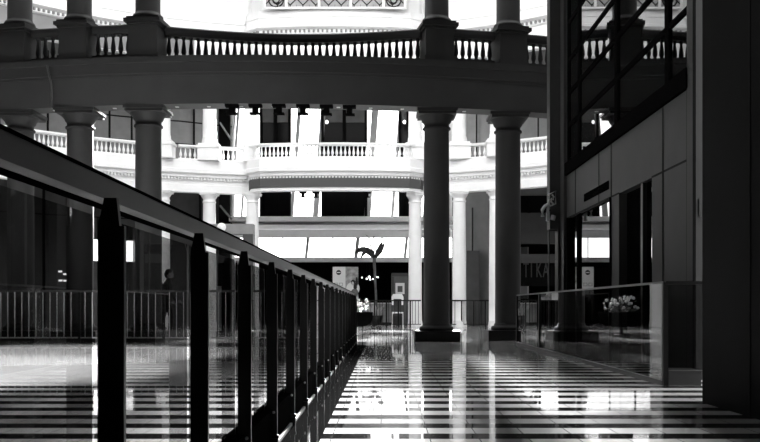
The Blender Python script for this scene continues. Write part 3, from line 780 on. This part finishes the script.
MB().box(kx(395.5),kx(404.5),-.05,0,kz(294),kz(283)).build('screen_surround',M_pale,kk)
MB().box(kx(397.5),kx(402.5),-.06,-.05,kz(292),kz(286)).build('screen',M_wall_d,kk)
tb=thing('white_chair','small white chair behind the far black railing by the kiosk','chair',(PX(397.5,39.75),39.75,0))
q=lambda px: PX(px,39.75)-PX(397.5,39.75); z_=lambda py: PZ(py,39.75)
MB().prism([(q(391.5),z_(297)),(q(393),z_(294)),(q(402),z_(294)),(q(403.5),z_(297)),(q(403.5),z_(299)),(q(391.5),z_(299))],'y',-.04,.04).box(q(391.5),q(393.5),-.04,.04,z_(305),z_(299)).box(q(401.5),q(403.5),-.04,.04,z_(305),z_(299)).build('backrest',M_white,tb)
MB().box(q(391.5),q(403.5),-.45,.04,.52,.58).build('seat',M_white,tb)
lg=MB().box(-.02,.02,-.02,.02,0,.52).mesh('leg',M_white)
for a in (q(392),q(403)):
    for b in (-.4,0): put('leg',lg,tb,(a,b,0))
for k,(px,py,r) in enumerate(((362,277.6,.035),(366.8,278.8,.045),(369.2,277,.06),(370.2,279.5,.04),(373,279,.035),(375.5,277,.055),(378,277.3,.035))):
    t=thing('pendant_lamp','small glowing pendant lamp in the dark far shop, %s in the row from the left'%(names+['seventh'])[k],'lamp',(PX(px,43),43,PZ(py,43)),0,'small pendant lamps in the far shop')
    MB().ball((0,0,0),r,n=10,m=6).build('bulb',M_lamp,t); MB().tube([(0,0,r),(0,0,2.86-PZ(py,43))],.006,5).build('flex',M_black,t)
for k,(px,py) in enumerate(((60,271.5),(63.8,274.2),(60.2,280.5),(64,280.7))):  # glints imitated by small glowing boxes, not real lamps
    w_=['upper left','upper right','lower left','lower right'][k]
    x=PX(px,37.4); y=wl_y(x)-.06
    t=thing('glint_mark','tiny glowing glint mark in the dark left arcade, %s of the four'%w_,'lamp',(x,y,PZ(py,y)),0,'four tiny glint marks on the left arcade wall')
    MB().box(-.07,.07,-.05,.0,-.035,.035).build('glint_face',M_lamp,t); MB().box(-.08,.08,0,.05,-.045,.045).build('glint_back',M_black,t)

# grey portal frame in front of the far columns on the left
Yg=33.0
pg=thing('portal_frame','grey portal frame standing before the far columns left of the middle','portal',(PX(236,Yg),Yg,0))
gx=lambda px: PX(px,Yg)-PX(236,Yg)
MB().box(gx(196),gx(254),-.25,.25,PZ(234.5,Yg),PZ(224.5,Yg)).build('beam',M_wall,pg)
for a,b in ((196,205),(244,254)): MB().box(gx(a),gx(b),-.25,.25,0,PZ(234.5,Yg)).build('post',M_wall_d,pg)
MB().ball((gx(223),-.3,PZ(228,Yg)),.17,.1,.16).build('lamp_globe',M_white,pg)

# ------------------------------------------------------------------ person behind the glass on the left
def skin(name, verts, edges, radii, mat, parent, root=0, lv=2):
    me=bpy.data.meshes.new(name); me.from_pydata(verts,edges,[]); o=bpy.data.objects.new(name,me); C.objects.link(o); o.parent=parent
    o.modifiers.new('skin','SKIN'); 
    for i,r in enumerate(radii):
        d=me.skin_vertices[0].data[i]; d.radius=(r,r) if not isinstance(r,tuple) else r; d.use_root=(i==root)
    s_=o.modifiers.new('sub','SUBSURF'); s_.levels=lv; s_.render_levels=lv
    me.materials.append(mat); return o
Yq=24.4
ps=thing('person','person in dark clothes with a backpack standing in profile behind the pale railing','person',(PX(166.5,Yq),Yq,0))
# faces +X, walking pose
V=[(0,0,.98),(.0,0,1.15),(.02,0,1.32),(.03,0,1.46),(.05,0,1.54),(.07,0,1.60),            # pelvis..neck
   (.0,.09,.93),(.10,.10,.52),(.06,.10,.09),(.20,.10,.04),                                # leg
   (.0,-.09,.93),(-.06,-.10,.52),(-.20,-.10,.10),(-.07,-.10,.04),
   (.03,.19,1.42),(.04,.23,1.16),(.20,.22,.98),(.27,.21,.95),
   (.03,-.19,1.42),(-.02,-.23,1.15),(.12,-.23,.96),(.18,-.22,.92)]
E=[(0,1),(1,2),(2,3),(3,4),(4,5),(0,6),(6,7),(7,8),(8,9),(0,10),(10,11),(11,12),(12,13),(3,14),(14,15),(15,16),(16,17),(3,18),(18,19),(19,20),(20,21)]
R=[.15,.14,.16,.13,.06,.055,.095,.065,.045,.04,.095,.065,.045,.04,.065,.05,.035,.03,.065,.05,.035,.03]
skin('body',V,E,R,M_cloth,ps)
hd=MB(); hd.ball((.09,0,1.70),.095,.078,.125,n=18,m=12); hd.ball((.185,0,1.69),.022,.016,.03,n=8,m=6); hd.ball((.15,0,1.63),.05,.045,.04,n=10,m=6); hd.ball((.09,.08,1.695),.02,.012,.032,n=8,m=6); hd.ball((.09,-.08,1.695),.02,.012,.032,n=8,m=6)
hd.build('head',M_skin,ps)
hr=MB(); hr.ball((.065,0,1.735),.108,.09,.105,n=16,m=10); hr.ball((.0,0,1.68),.06,.075,.10,n=12,m=8); hr.build('hair',M_cloth,ps)
ey=MB()
for s_ in (-1,1): ey.ball((.172,s_*.03,1.715),.012,.012,.009,n=8,m=6)
ey.box(.165,.19,-.02,.02,1.645,1.65); ey.build('face_features',M_black,ps)
hn=MB()
for sx,sy,sz,s_ in ((.29,.21,.945,1),(.20,-.22,.915,-1)):
    hn.ball((sx,sy,sz),.045,.02,.035,n=10,m=6)
    for k in range(4):
        o_=-.024+k*.016; ln=(.07,.08,.075,.06)[k]
        hn.tube([(sx+.03,sy,sz+o_),(sx+.03+ln*.6,sy-.008*s_,sz+o_-.008),(sx+.03+ln*.85,sy-.02*s_,sz+o_-.03)],[.009,.0085,.007],6)
    hn.tube([(sx-.005,sy-.015*s_,sz+.025),(sx+.03,sy-.035*s_,sz+.04),(sx+.05,sy-.035*s_,sz+.035)],[.011,.01,.008],6)
hn.build('hands',M_skin,ps)
MB().ball((-.2,0,1.28),.13,.15,.24,n=16,m=10).build('backpack',M_black,ps)
